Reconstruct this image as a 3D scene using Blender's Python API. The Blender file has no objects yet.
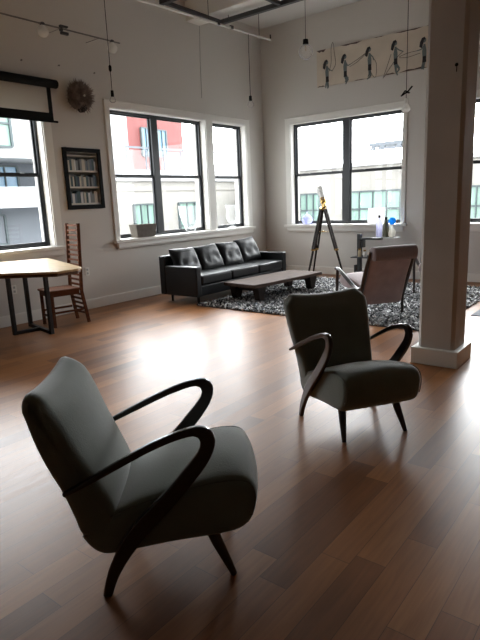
import bpy, bmesh, math, random
from mathutils import Vector, Matrix
random.seed(7)
C = bpy.context.scene.collection
PI = math.pi

# ------------------------------------------------------------------ materials
def mat(name, col, rough=.5, metal=0., spec=.5, noise=None, bump=None, sheen=0., coat=0.):
    """noise=(scale, amount, stretch) varies the colour; bump=(scale, strength, stretch)"""
    m = bpy.data.materials.new(name); m.use_nodes = True
    nt = m.node_tree; b = nt.nodes['Principled BSDF']
    b.inputs['Base Color'].default_value = (*col, 1)
    b.inputs['Roughness'].default_value = rough
    b.inputs['Metallic'].default_value = metal
    b.inputs['Specular IOR Level'].default_value = spec
    if sheen:
        b.inputs['Sheen Weight'].default_value = sheen
        b.inputs['Sheen Roughness'].default_value = .4
    if coat:
        b.inputs['Coat Weight'].default_value = coat
        b.inputs['Coat Roughness'].default_value = .15
    tc = nt.nodes.new('ShaderNodeTexCoord')
    def tex(scale, stretch):
        mp = nt.nodes.new('ShaderNodeMapping'); mp.inputs['Scale'].default_value = stretch
        nt.links.new(tc.outputs['Object'], mp.inputs['Vector'])
        n = nt.nodes.new('ShaderNodeTexNoise'); n.inputs['Scale'].default_value = scale
        n.inputs['Detail'].default_value = 5
        nt.links.new(mp.outputs['Vector'], n.inputs['Vector']); return n
    if noise:
        n = tex(noise[0], noise[2] if len(noise) > 2 else (1, 1, 1))
        mr = nt.nodes.new('ShaderNodeMapRange')
        mr.inputs['From Min'].default_value = .3; mr.inputs['From Max'].default_value = .7
        mr.inputs['To Min'].default_value = 1 - noise[1]; mr.inputs['To Max'].default_value = 1 + noise[1]
        nt.links.new(n.outputs['Fac'], mr.inputs['Value'])
        mx = nt.nodes.new('ShaderNodeMix'); mx.data_type = 'RGBA'; mx.blend_type = 'MULTIPLY'
        mx.inputs[0].default_value = 1; mx.inputs[6].default_value = (*col, 1)
        nt.links.new(mr.outputs['Result'], mx.inputs[7])
        nt.links.new(mx.outputs[2], b.inputs['Base Color'])
    if bump:
        n = tex(bump[0], bump[2] if len(bump) > 2 else (1, 1, 1))
        bp = nt.nodes.new('ShaderNodeBump'); bp.inputs['Strength'].default_value = bump[1]
        bp.inputs['Distance'].default_value = .02
        nt.links.new(n.outputs['Fac'], bp.inputs['Height'])
        nt.links.new(bp.outputs['Normal'], b.inputs['Normal'])
    return m

def clear_mat(name, tint=(1, 1, 1), ior=1.45, rough=.0, base=.0):
    """thin clear glass: straight-through transmission with Fresnel reflection"""
    m = bpy.data.materials.new(name); m.use_nodes = True
    nt = m.node_tree; nt.nodes.clear()
    out = nt.nodes.new('ShaderNodeOutputMaterial'); mx = nt.nodes.new('ShaderNodeMixShader')
    t = nt.nodes.new('ShaderNodeBsdfTransparent'); t.inputs['Color'].default_value = (*tint, 1)
    g = nt.nodes.new('ShaderNodeBsdfGlossy'); g.inputs['Roughness'].default_value = rough
    f = nt.nodes.new('ShaderNodeLayerWeight'); f.inputs['Blend'].default_value = .5
    pw = nt.nodes.new('ShaderNodeMath'); pw.operation = 'POWER'; pw.inputs[1].default_value = 5
    ad = nt.nodes.new('ShaderNodeMath'); ad.operation = 'MULTIPLY_ADD'; ad.inputs[1].default_value = .92; ad.inputs[2].default_value = .045 + base
    nt.links.new(f.outputs['Facing'], pw.inputs[0]); nt.links.new(pw.outputs[0], ad.inputs[0])
    nt.links.new(ad.outputs[0], mx.inputs[0]); nt.links.new(t.outputs[0], mx.inputs[1])
    nt.links.new(g.outputs[0], mx.inputs[2]); nt.links.new(mx.outputs[0], out.inputs[0])
    return m

def translucent_mat(name, col, t=.5, clear=0.):
    """thin material that lets window light glow through it"""
    m = bpy.data.materials.new(name); m.use_nodes = True
    nt = m.node_tree; nt.nodes.clear()
    out = nt.nodes.new('ShaderNodeOutputMaterial'); mx = nt.nodes.new('ShaderNodeMixShader'); mx.inputs[0].default_value = t
    d = nt.nodes.new('ShaderNodeBsdfDiffuse'); d.inputs['Color'].default_value = (*col, 1)
    tr = nt.nodes.new('ShaderNodeBsdfTranslucent'); tr.inputs['Color'].default_value = (*col, 1)
    nt.links.new(d.outputs[0], mx.inputs[1]); nt.links.new(tr.outputs[0], mx.inputs[2])
    m2 = nt.nodes.new('ShaderNodeMixShader'); m2.inputs[0].default_value = clear
    if clear > .5:      # clear glass: the rim, seen edge-on, is the visible part
        lw = nt.nodes.new('ShaderNodeLayerWeight'); lw.inputs['Blend'].default_value = .5
        pw = nt.nodes.new('ShaderNodeMath'); pw.operation = 'POWER'; pw.inputs[1].default_value = 2.5
        ma = nt.nodes.new('ShaderNodeMath'); ma.operation = 'MULTIPLY_ADD'; ma.inputs[1].default_value = -.75; ma.inputs[2].default_value = clear
        nt.links.new(lw.outputs['Facing'], pw.inputs[0]); nt.links.new(pw.outputs[0], ma.inputs[0]); nt.links.new(ma.outputs[0], m2.inputs[0])
    tp = nt.nodes.new('ShaderNodeBsdfTransparent')
    nt.links.new(mx.outputs[0], m2.inputs[1]); nt.links.new(tp.outputs[0], m2.inputs[2])
    nt.links.new(m2.outputs[0], out.inputs[0])
    return m

def floor_mat():
    m = bpy.data.materials.new('oak_planks'); m.use_nodes = True
    nt = m.node_tree; b = nt.nodes['Principled BSDF']; L = nt.links.new
    def math_(op, a, b_=None):
        n = nt.nodes.new('ShaderNodeMath'); n.operation = op
        for i, v in enumerate((a, b_)):
            if v is None: continue
            if isinstance(v, (int, float)): n.inputs[i].default_value = v
            else: L(v, n.inputs[i])
        return n.outputs[0]
    tc = nt.nodes.new('ShaderNodeTexCoord'); sp = nt.nodes.new('ShaderNodeSeparateXYZ')
    L(tc.outputs['Object'], sp.inputs[0]); x, y = sp.outputs[0], sp.outputs[1]
    ry = math_('DIVIDE', y, .127); row = math_('FLOOR', ry)
    wn = nt.nodes.new('ShaderNodeTexWhiteNoise'); wn.noise_dimensions = '1D'; L(row, wn.inputs['W'])
    px = math_('ADD', math_('DIVIDE', x, .95), math_('MULTIPLY', wn.outputs['Value'], 7.31))
    col = math_('FLOOR', px)
    cb = nt.nodes.new('ShaderNodeCombineXYZ'); L(row, cb.inputs[0]); L(col, cb.inputs[1])
    w2 = nt.nodes.new('ShaderNodeTexWhiteNoise'); w2.noise_dimensions = '3D'; L(cb.outputs[0], w2.inputs['Vector'])
    ramp = nt.nodes.new('ShaderNodeValToRGB'); L(w2.outputs['Value'], ramp.inputs[0])
    cr = ramp.color_ramp
    cr.elements[0].color = (.15, .054, .016, 1); cr.elements[1].color = (.33, .138, .045, 1)
    e = cr.elements.new(.18); e.color = (.225, .087, .027, 1)
    e = cr.elements.new(.75); e.color = (.285, .116, .037, 1)
    # grain
    mp = nt.nodes.new('ShaderNodeMapping'); mp.inputs['Scale'].default_value = (1.6, 22, 1)
    ofs = nt.nodes.new('ShaderNodeVectorMath'); ofs.operation = 'SCALE'; L(w2.outputs['Color'], ofs.inputs[0]); ofs.inputs['Scale'].default_value = 9
    va = nt.nodes.new('ShaderNodeVectorMath'); L(tc.outputs['Object'], va.inputs[0]); L(ofs.outputs[0], va.inputs[1])
    L(va.outputs[0], mp.inputs['Vector'])
    gn = nt.nodes.new('ShaderNodeTexNoise'); gn.inputs['Scale'].default_value = 2.2; gn.inputs['Detail'].default_value = 7; gn.inputs['Distortion'].default_value = .6
    L(mp.outputs[0], gn.inputs['Vector'])
    gr = nt.nodes.new('ShaderNodeMapRange'); L(gn.outputs['Fac'], gr.inputs['Value'])
    gr.inputs['From Min'].default_value = .3; gr.inputs['From Max'].default_value = .7
    gr.inputs['To Min'].default_value = .84; gr.inputs['To Max'].default_value = 1.13
    # worn patches
    pn = nt.nodes.new('ShaderNodeTexNoise'); pn.inputs['Scale'].default_value = 1.1; pn.inputs['Detail'].default_value = 6
    L(tc.outputs['Object'], pn.inputs['Vector'])
    pr = nt.nodes.new('ShaderNodeMapRange'); L(pn.outputs['Fac'], pr.inputs['Value'])
    pr.inputs['From Min'].default_value = .35; pr.inputs['From Max'].default_value = .7
    pr.inputs['To Min'].default_value = .88; pr.inputs['To Max'].default_value = 1.12
    mu = math_('MULTIPLY', gr.outputs[0], pr.outputs[0])
    # seams
    fy = math_('FRACT', ry); fx = math_('FRACT', px)
    sy = math_('MINIMUM', fy, math_('SUBTRACT', 1, fy)); sx = math_('MINIMUM', fx, math_('SUBTRACT', 1, fx))
    seam = math_('MINIMUM', math_('GREATER_THAN', sy, .010), math_('GREATER_THAN', sx, .0016))
    seam = math_('ADD', math_('MULTIPLY', seam, .55), .45)
    mu = math_('MULTIPLY', mu, seam)
    mx = nt.nodes.new('ShaderNodeMix'); mx.data_type = 'RGBA'; mx.blend_type = 'MULTIPLY'; mx.inputs[0].default_value = 1
    L(ramp.outputs[0], mx.inputs[6]); L(mu, mx.inputs[7]); L(mx.outputs[2], b.inputs['Base Color'])
    # gloss: satin lacquer, worn unevenly
    rr = nt.nodes.new('ShaderNodeMapRange'); L(gn.outputs['Fac'], rr.inputs['Value'])
    rr.inputs['To Min'].default_value = .31; rr.inputs['To Max'].default_value = .44
    L(rr.outputs[0], b.inputs['Roughness'])
    b.inputs['Specular IOR Level'].default_value = .30
    bp = nt.nodes.new('ShaderNodeBump'); bp.inputs['Strength'].default_value = .10; bp.inputs['Distance'].default_value = .01
    L(mu, bp.inputs['Height']); L(bp.outputs[0], b.inputs['Normal'])
    return m

def pile_mat():
    m = bpy.data.materials.new('shag_pile'); m.use_nodes = True
    nt = m.node_tree; b = nt.nodes['Principled BSDF']
    g = nt.nodes.new('ShaderNodeNewGeometry'); r = nt.nodes.new('ShaderNodeValToRGB')
    nt.links.new(g.outputs['Random Per Island'], r.inputs[0])
    cr = r.color_ramp; cr.interpolation = 'CONSTANT'
    cr.elements[0].color = (.02, .021, .024, 1); cr.elements[1].position = .26; cr.elements[1].color = (.13, .135, .14, 1)
    for p_, c_ in ((.46, (.36, .36, .37, 1)), (.70, (.75, .75, .75, 1))):
        e = cr.elements.new(p_); e.color = c_
    nt.links.new(r.outputs[0], b.inputs['Base Color']); b.inputs['Roughness'].default_value = .85
    return m

M = dict(
    wall=mat('wall_paint', (.645, .618, .575), .75, bump=(40, .05)),
    ceil=mat('ceiling_paint', (.62, .61, .59), .85),
    low_bounce=mat('low_bounce_wall', (.34, .28, .24), .85, noise=(6, .3)),  # made-up dull tone for the unseen walls, set to limit bounce light
    trim=mat('trim_paint', (.80, .785, .74), .45),
    column=mat('column_paint', (.545, .525, .495), .65, noise=(2.5, .07), bump=(18, .08)),
    floor=floor_mat(),
    frame=mat('window_black', (.022, .025, .03), .4),
    glass=clear_mat('window_glass', (.97, .985, .98)),
    velvet=mat('sage_velvet', (.128, .152, .126), .85, sheen=.8, noise=(5, .12), bump=(160, .12)),
    piping=mat('sage_piping', (.10, .112, .097), .8, sheen=.3),
    arm=mat('ebonised_wood', (.018, .011, .009), .28, noise=(6, .3, (1, 8, 8)), coat=.3),
    leather=mat('black_leather', (.007, .008, .0095), .48, spec=.32, bump=(6, .45)),
    leatherd=mat('black_leather_plain', (.0065, .0075, .009), .42, spec=.4, bump=(60, .1)),
    darkwood=mat('dark_table_wood', (.066, .043, .034), .75, spec=.15, noise=(4, .35, (1, 9, 9))),
    blackwood=mat('black_stained_wood', (.022, .015, .012), .7, spec=.2, noise=(5, .3)),
    maple=mat('pale_live_edge_maple', (.60, .44, .25), .28, noise=(3, .2, (6, 1, 1)), spec=.6),
    bark=mat('live_edge_bark', (.13, .08, .05), .8, noise=(20, .4)),
    redwood=mat('reddish_wood', (.13, .046, .020), .6, spec=.2, noise=(6, .3, (1, 1, 8))),
    steel=mat('blackened_steel', (.02, .02, .022), .45, metal=.3),
    rack=mat('charcoal_steel', (.055, .058, .062), .5, metal=.2),
    dimsteel=mat('dull_steel', (.20, .19, .18), .5, metal=.4),
    pipe=mat('galvanised_pipe', (.62, .60, .56), .4, metal=.4),
    mauve=mat('mauve_fabric', (.34, .262, .265), .9, sheen=.35, noise=(7, .12), bump=(120, .1)),
    mauved=mat('mauve_headrest', (.20, .155, .155), .9, sheen=.3),
    brass=mat('polished_brass', (.75, .52, .2), .22, metal=1),
    white=mat('white_enamel', (.82, .82, .80), .3),
    pile=pile_mat(),
    backing=mat('rug_backing', (.06, .06, .062), .95),
    mat_=mat('grey_flatweave', (.17, .175, .19), .9, noise=(60, .2)),
    board=mat('cream_board', (.63, .55, .45), .7, noise=(3, .08)),
    ink=mat('black_paint_figure', (.02, .02, .022), .7),
    skin=mat('grey_green_figure', (.15, .18, .175), .7),
    chip=mat('scorched_edge', (.09, .06, .05), .8),
    screen=translucent_mat('screen_fabric', (.66, .64, .60), .25),
    black=mat('black_plastic', (.008, .009, .010), .75, spec=.15),
    fur=mat('grey_brown_fur', (.24, .19, .17), .85, noise=(9, .5)),
    furd=mat('dark_fur', (.016, .013, .014), .8),
    clear=translucent_mat('clear_glassware', (.9, .92, .92), .6, .965),
    bulb=translucent_mat('bulb_glass', (.9, .9, .9), .4, .95),
    frost=translucent_mat('frosted_bulb', (.88, .87, .84), .5),
    concrete_a=mat('planter_concrete', (.15, .132, .11), .8, noise=(12, .2)),
    paper=translucent_mat('white_card', (.86, .86, .86), .5),
    drop=translucent_mat('lavender_glass', (.62, .64, .84), .6),
    lav=translucent_mat('lavender_bottle', (.60, .60, .78), .6, .2),
    olive=mat('olive_bottle', (.15, .15, .10), .25),
    pale=translucent_mat('pale_glass', (.8, .78, .70), .4, .35),
    blue=translucent_mat('bright_blue', (.06, .48, .90), .5),
    amber=mat('pale_jar', (.62, .52, .34), .35),
    bcon=mat('facade_concrete', (.275, .265, .245), .85, noise=(.8, .05)),
    bwhite=mat('facade_white', (.42, .43, .44), .8),
    bseam=mat('facade_seam', (.22, .21, .195), .85),
    bgrey=mat('facade_grey', (.13, .145, .165), .8),
    bred=mat('facade_red', (.16, .045, .042), .7, noise=(2, .15, (4, 4, .2))),
    bframe=mat('facade_window_frame', (.06, .08, .085), .5),
    bpane=mat('facade_window_pane', (.19, .29, .25), .25, noise=(1.2, .3, (3, 3, .3))),
    bblue=mat('facade_blue_pane', (.16, .28, .40), .2),
    street=mat('street_asphalt', (.3, .3, .3), .9),
    dark=mat('niche_back', (.42, .43, .42), .7),
    shelf=mat('niche_shelf', (.68, .65, .57), .6),
)

# ------------------------------------------------------------------ mesh helpers
class MB:
    def __init__(s): s.v = []; s.f = []; s.m = []
    def add(s, vs, fs, mi=0):
        o = len(s.v); s.v += [tuple(v) for v in vs]
        s.f += [tuple(i + o for i in f) for f in fs]; s.m += [mi] * len(fs); return s
    def box(s, x0, x1, y0, y1, z0, z1, mi=0, mtx=None):
        vs = [(x, y, z) for x in (x0, x1) for y in (y0, y1) for z in (z0, z1)]
        if mtx: vs = [mtx @ Vector(v) for v in vs]
        return s.add(vs, [(0, 1, 3, 2), (4, 6, 7, 5), (0, 4, 5, 1), (2, 3, 7, 6), (0, 2, 6, 4), (1, 5, 7, 3)], mi)
    def bar(s, a, b, w, d=None, mi=0, up=(0, 0, 1), w2=None, d2=None):
        """square-section bar from a to b, optionally tapering"""
        a, b = Vector(a), Vector(b); d = d or w; w2 = w2 or w; d2 = d2 or d
        t = (b - a).normalized(); u = Vector(up)
        if abs(t.dot(u)) > .98: u = Vector((1, 0, 0))
        r = t.cross(u).normalized(); u = r.cross(t)
        vs = []
        for p, ww, dd in ((a, w, d), (b, w2, d2)):
            for i, j in ((-1, -1), (1, -1), (1, 1), (-1, 1)): vs.append(p + r * i * ww / 2 + u * j * dd / 2)
        return s.add(vs, [(3, 2, 1, 0), (4, 5, 6, 7)] + [(i, (i + 1) % 4, 4 + (i + 1) % 4, 4 + i) for i in range(4)], mi)
    def tube(s, pts, r, n=10, closed=False, mi=0, cap=True):
        pts = [Vector(p) for p in pts]; k = len(pts)
        rs = r if isinstance(r, (list, tuple)) else [r] * k
        vs = []; fs = []; u = None
        for i, p in enumerate(pts):
            a = pts[(i - 1) % k] if (closed or i) else p; b = pts[(i + 1) % k] if (closed or i < k - 1) else p
            t = (b - a).normalized()
            if u is None:
                u = Vector((0, 0, 1)) if abs(t.z) < .9 else Vector((1, 0, 0))
            u = (u - t * u.dot(t)).normalized(); w = t.cross(u)
            for j in range(n):
                q = 2 * PI * j / n; vs.append(p + (u * math.cos(q) + w * math.sin(q)) * rs[i])
        for i in range(k if closed else k - 1):
            for j in range(n):
                a, b = i * n, ((i + 1) % k) * n
                fs.append((a + j, a + (j + 1) % n, b + (j + 1) % n, b + j))
        if cap and not closed:
            fs.append(tuple(range(n))[::-1]); fs.append(tuple((k - 1) * n + j for j in range(n)))
        return s.add(vs, fs, mi)
    def lathe(s, prof, n=20, c=(0, 0, 0), mi=0, mtx=None):
        """prof = [(radius, z)...]"""
        vs = []; fs = []
        for r, z in prof:
            for j in range(n):
                q = 2 * PI * j / n; vs.append(Vector((c[0] + r * math.cos(q), c[1] + r * math.sin(q), c[2] + z)))
        for i in range(len(prof) - 1):
            for j in range(n):
                fs.append((i * n + j, i * n + (j + 1) % n, (i + 1) * n + (j + 1) % n, (i + 1) * n + j))
        if prof[0][0] > 1e-4: fs.append(tuple(range(n))[::-1])
        if prof[-1][0] > 1e-4: fs.append(tuple((len(prof) - 1) * n + j for j in range(n)))
        if mtx: vs = [mtx @ v for v in vs]
        return s.add(vs, fs, mi)
    def prism(s, poly, z0, z1, mi=0):
        n = len(poly)
        vs = [(x, y, z0) for x, y in poly] + [(x, y, z1) for x, y in poly]
        return s.add(vs, [tuple(range(n))[::-1], tuple(range(n, 2 * n))] + [(i, (i + 1) % n, n + (i + 1) % n, n + i) for i in range(n)], mi)
    def build(s, name, m, parent=None, smooth=False, bevel=0, loc=None, seg=2, sub=0, sharp=38):
        me = bpy.data.meshes.new(name); me.from_pydata(s.v, [], s.f)
        for k in (m if isinstance(m, (list, tuple)) else [m]): me.materials.append(k)
        me.polygons.foreach_set('material_index', s.m)
        bm = bmesh.new(); bm.from_mesh(me)
        bmesh.ops.remove_doubles(bm, verts=bm.verts, dist=1e-5)
        bmesh.ops.recalc_face_normals(bm, faces=bm.faces); bm.to_mesh(me); bm.free()
        if smooth:
            me.polygons.foreach_set('use_smooth', [True] * len(me.polygons))
            me.set_sharp_from_angle(angle=math.radians(sharp))
        o = bpy.data.objects.new(name, me); C.objects.link(o)
        if parent: o.parent = parent
        if loc: o.location = loc
        if bevel:
            b = o.modifiers.new('bevel', 'BEVEL'); b.width = bevel; b.segments = seg; b.limit_method = 'ANGLE'
            b.harden_normals = False
        if sub:
            b = o.modifiers.new('sub', 'SUBSURF'); b.levels = sub; b.render_levels = sub
        return o

def thing(name, label, cat, loc=(0, 0, 0), rz=0, group=None):
    o = bpy.data.objects.new(name, None); C.objects.link(o); o.empty_display_size = .1
    o.location = loc; o.rotation_euler = (0, 0, rz); o['label'] = label; o['category'] = cat
    if group: o['group'] = group
    return o
def tag(o, label, cat, group=None):
    o['label'] = label; o['category'] = cat
    if group: o['group'] = group
    return o
def struct(o, label=None):
    o['kind'] = 'structure'
    if label: o['label'] = label
    return o
def sempty(name, loc=(0, 0, 0)):
    o = bpy.data.objects.new(name, None); C.objects.link(o); o.location = loc; o['kind'] = 'structure'; return o
def dup(root, loc, rz, label, group=None):
    r = root.copy(); C.objects.link(r); r.location = loc; r.rotation_euler = (0, 0, rz); r['label'] = label
    if group: r['group'] = group
    for ch in list(root.children):
        c = ch.copy(); C.objects.link(c); c.parent = r
        for g in list(ch.children):
            d = g.copy(); C.objects.link(d); d.parent = c
    return r
def crom(pts, n, closed=False):
    """Catmull-Rom through pts, resampled to n points evenly by length"""
    P = [Vector(p) for p in pts]; k = len(P); fine = []
    for i in range(k if closed else k - 1):
        p1, p2 = P[i], P[(i + 1) % k]
        p0 = P[(i - 1) % k] if (closed or i) else p1 * 2 - p2
        p3 = P[(i + 2) % k] if (closed or i < k - 2) else p2 * 2 - p1
        for j in range(16):
            t = j / 16
            fine.append(.5 * ((2 * p1) + (p2 - p0) * t + (2 * p0 - 5 * p1 + 4 * p2 - p3) * t * t + (3 * p1 - p0 - 3 * p2 + p3) * t ** 3))
    fine.append(P[0] if closed else P[-1])
    d = [0]
    for a, b in zip(fine, fine[1:]): d.append(d[-1] + (b - a).length)
    out = []; m = n if closed else n - 1; j = 0
    for i in range(n):
        s = d[-1] * i / m
        while j < len(d) - 2 and d[j + 1] < s: j += 1
        t = (s - d[j]) / max(1e-9, d[j + 1] - d[j]); out.append(fine[j].lerp(fine[j + 1], t))
    return out

# ------------------------------------------------------------------ camera (solved from the room's own lines)
cam = bpy.data.cameras.new('camera'); co = bpy.data.objects.new('camera', cam); C.objects.link(co)
R3 = Matrix(((.61638178, .1938981, -.76320182), (-.78635243, .10046895, -.60955381), (-.04151324, .97586347, .21439948)))
co.matrix_world = Matrix.Translation((-9.25756, -6.59722, 1.45)) @ R3.to_4x4()
cam.lens = 538.505 * 36 / 640; cam.sensor_width = 36; cam.sensor_fit = 'AUTO'; cam.clip_start = .05; cam.clip_end = 300
bpy.context.scene.camera = co

# ------------------------------------------------------------------ room shell
XL, YB, H = -13.5, -11.5, 4.68        # far side walls, ceiling height
ZB, ZT = .96, 2.875                   # window openings
WT = .32
def wall_cells(axis, u0, u1, openings, name):
    """wall at y=0 (axis 'x') or x=0 (axis 'y'), built as blocks around its openings, WT thick outward"""
    us = sorted({u0, u1, *[o[0] for o in openings], *[o[1] for o in openings]})
    zs = sorted({0, H + .2, *[o[2] for o in openings], *[o[3] for o in openings]})
    b = MB()
    for a, c in zip(us, us[1:]):
        run = None
        for z0, z1 in zip(zs, zs[1:]):
            mid = ((a + c) / 2, (z0 + z1) / 2)
            if any(o[0] < mid[0] < o[1] and o[2] < mid[1] < o[3] for o in openings): continue
            if axis == 'x': b.box(a, c, 0, WT, z0, z1)
            else: b.box(0, WT, a, c, z0, z1)
    return struct(b.build(name, M['wall']))
W0, W1, W2 = (-6.95, -4.975), (-3.855, -1.745), (-1.57, -.58)
R1, R3_, R4 = (-2.90, -.635), (-5.75, -3.55), (-8.9, -6.7)
NICHE = (-4.675, -4.14, 1.49, 2.225)
lw = wall_cells('x', XL, WT, [(W0[0], W0[1], ZB, ZT), (W1[0], W1[1], ZB, ZT), (W2[0], W2[1], ZB, ZT), NICHE], 'wall_left')
rw = wall_cells('y', YB, 0, [(R1[0], R1[1], ZB, ZT), (R3_[0], R3_[1], ZB, ZT)], 'wall_right')
struct(MB().box(XL - .2, XL, YB, WT, 0, H + .2).build('wall_back', M['low_bounce']))
struct(MB().box(XL - .2, WT, YB - .2, YB, 0, H + .2).build('wall_front', M['low_bounce']))
struct(MB().box(XL, WT, YB, WT, -.15, 0).build('floor', M['floor']))
struct(MB().box(XL, WT, YB, WT, H, H + .25).build('ceiling', M['ceil']))
# ceiling beams running out from the left wall
for i, x in enumerate((-2.1, -5.6, -9.1)):
    struct(MB().box(x, x + .34, YB, 0, 4.38, H).build('ceiling_beam', M['trim'], bevel=.01))
# baseboards
b = MB().box(XL, 0, -.018, 0, 0, .135); b.box(XL, 0, -.012, 0, .135, .144)
struct(b.build('baseboard_left', M['trim'], bevel=.003))
b = MB().box(-.018, 0, YB, -.018, 0, .135); b.box(-.012, 0, YB, -.018, .135, .144)
struct(b.build('baseboard_right', M['trim'], bevel=.003))
# concrete column with base
cl = sempty('column', (-4.5625, -5.115, 0)); cl['label'] = 'square painted column with chipped chamfered edges and a plinth base'
ch = .028
X0, X1, Y0, Y1 = -.1625, .1625, -.155, .155
b = MB().prism([(X0 + ch, Y0), (X1 - ch, Y0), (X1, Y0 + ch), (X1, Y1 - ch), (X1 - ch, Y1), (X0 + ch, Y1), (X0, Y1 - ch), (X0, Y0 + ch)], 0, H)
b.build('shaft', M['column'], cl)
b = MB().box(X0 - .04, X1 + .04, Y0 - .045, Y1 + .045, 0, .145); b.build('plinth', M['trim'], cl, bevel=.006)
b = MB().lathe([(.0, 0), (.011, .004), (.014, .012), (.0, .016)], 8, mtx=Matrix.Translation((X0 + .001, -.085, 2.4)) @ Matrix.Rotation(-PI / 2, 4, 'Y'))
b.box(X0 - .01, X0 + .002, -.087, -.083, 2.35, 2.40)
b.build('wall_hook', M['black'], cl)

# ------------------------------------------------------------------ windows
def axis_box(b, ax, u0, u1, d0, d1, z0, z1, mi=0):
    """u along wall, d outward from room face"""
    if ax == 'x': b.box(u0, u1, d0, d1, z0, z1, mi)
    else: b.box(d0, d1, u0, u1, z0, z1, mi)
def window(name, ax, u0, u1, n, mull=.135, off=0):
    mid = (u0 + u1) / 2
    root = sempty(name, (mid, 0, 0) if ax == 'x' else (0, mid, 0))
    u0 -= mid; u1 -= mid
    fd0, fd1 = .12, .19; fw = .045; zm = (ZB + ZT) / 2
    b = MB()
    axis_box(b, ax, u0, u0 + fw, fd0, fd1, ZB, ZT); axis_box(b, ax, u1 - fw, u1, fd0, fd1, ZB, ZT)
    axis_box(b, ax, u0 + fw, u1 - fw, fd0, fd1, ZT - fw, ZT); axis_box(b, ax, u0 + fw, u1 - fw, fd0, fd1, ZB, ZB + fw * .8)
    if n == 2: axis_box(b, ax, off - mull / 2, off + mull / 2, fd0 - .008, fd1, ZB + fw * .8, ZT - fw)
    b.build('frame', M['frame'], root, bevel=.004)
    spans = [(u0 + fw, u1 - fw)] if n == 1 else [(u0 + fw, off - mull / 2), (off + mull / 2, u1 - fw)]
    for a, c in spans:
        for lo, hi, dd in ((ZB + fw * .8, zm, .135), (zm, ZT - fw, .160)):
            s = MB(); st = .022
            axis_box(s, ax, a, a + st, dd, dd + .025, lo, hi); axis_box(s, ax, c - st, c, dd, dd + .025, lo, hi)
            axis_box(s, ax, a + st, c - st, dd, dd + .025, lo, lo + (.03 if lo < zm else .022)); axis_box(s, ax, a + st, c - st, dd, dd + .025, hi - (.03 if lo < zm else .02), hi)
            so = s.build('sash', M['frame'], root)
            p = MB()
            if ax == 'x': p.add([(a + st, dd + .012, lo + .02), (c - st, dd + .012, lo + .02), (c - st, dd + .012, hi - .02), (a + st, dd + .012, hi - .02)], [(0, 1, 2, 3)])
            else: p.add([(dd + .012, a + st, lo + .02), (dd + .012, c - st, lo + .02), (dd + .012, c - st, hi - .02), (dd + .012, a + st, hi - .02)], [(0, 1, 2, 3)])
            p.build('pane', M['glass'], so)
            if lo < zm:
                k = MB()
                for t in (.27, .73):
                    q = a + (c - a) * t
                    axis_box(k, ax, q - .028, q + .028, dd - .012, dd + .02, hi, hi + .018)
                k.build('sash_lock', M['frame'], so, bevel=.004)
    return root
window('window_1', 'x', *W0, 2); window('window_2', 'x', *W1, 2, off=-.065); window('window_3', 'x', *W2, 1)
window('window_4', 'y', *R1, 2, mull=.145, off=-.01); window('window_5', 'y', *R3_, 2)
def trimset(idx, ax, opens, c0, c1):
    """casing boards round a group of openings, jamb linings, stool and apron"""
    mid = (c0 + c1) / 2
    r = sempty('trim_%d' % idx, (mid, 0, 0) if ax == 'x' else (0, mid, 0))
    b = MB(); e = mid
    axis_box(b, ax, c0 - e, c1 - e, -.022, 0, ZT, ZT + .085); axis_box(b, ax, c0 - .004 - e, c1 + .004 - e, -.032, 0, ZT + .085, ZT + .1)
    edges = [c0] + [v for o in opens for v in o] + [c1]
    for a, c in zip(edges[::2], edges[1::2]): axis_box(b, ax, a - e, c - e, -.022, 0, ZB, ZT)
    b.build('casing', M['trim'], r, bevel=.004)
    b = MB()
    for a, c in opens:
        axis_box(b, ax, a - e, a + .012 - e, 0, .12, ZB, ZT); axis_box(b, ax, c - .012 - e, c - e, 0, .12, ZB, ZT)
        axis_box(b, ax, a + .012 - e, c - .012 - e, 0, .12, ZT - .012, ZT); axis_box(b, ax, a + .012 - e, c - .012 - e, 0, .12, ZB, ZB + .005)
    b.build('jamb', M['trim'], r)
    b = MB(); axis_box(b, ax, c0 - .04 - e, c1 + .04 - e, -.075, 0, ZB - .05, ZB)
    b.build('stool', M['trim'], r, bevel=.008)
    b = MB(); axis_box(b, ax, c0 + .02 - e, c1 - .02 - e, -.05, 0, ZB - .12, ZB - .05); axis_box(b, ax, c0 + .02 - e, c1 - .02 - e, -.03, 0, ZB - .14, ZB - .12)
    b.build('apron', M['trim'], r, bevel=.004)
trimset(1, 'x', [W0], W0[0] - .13, W0[1] + .12)
b = MB(); [b.box(x - .035, x + .035, -.027, 0, 3.01, 3.09) for x in (-7.05, -4.85)]; struct(b.build('trim_6', M['trim']))
trimset(2, 'x', [W1, W2], W1[0] - .09, W2[1] + .10)
trimset(3, 'y', [R1], R1[0] - .07, R1[1] + .10)
trimset(4, 'y', [R3_], R3_[0] - .11, R3_[1] + .11)

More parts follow.
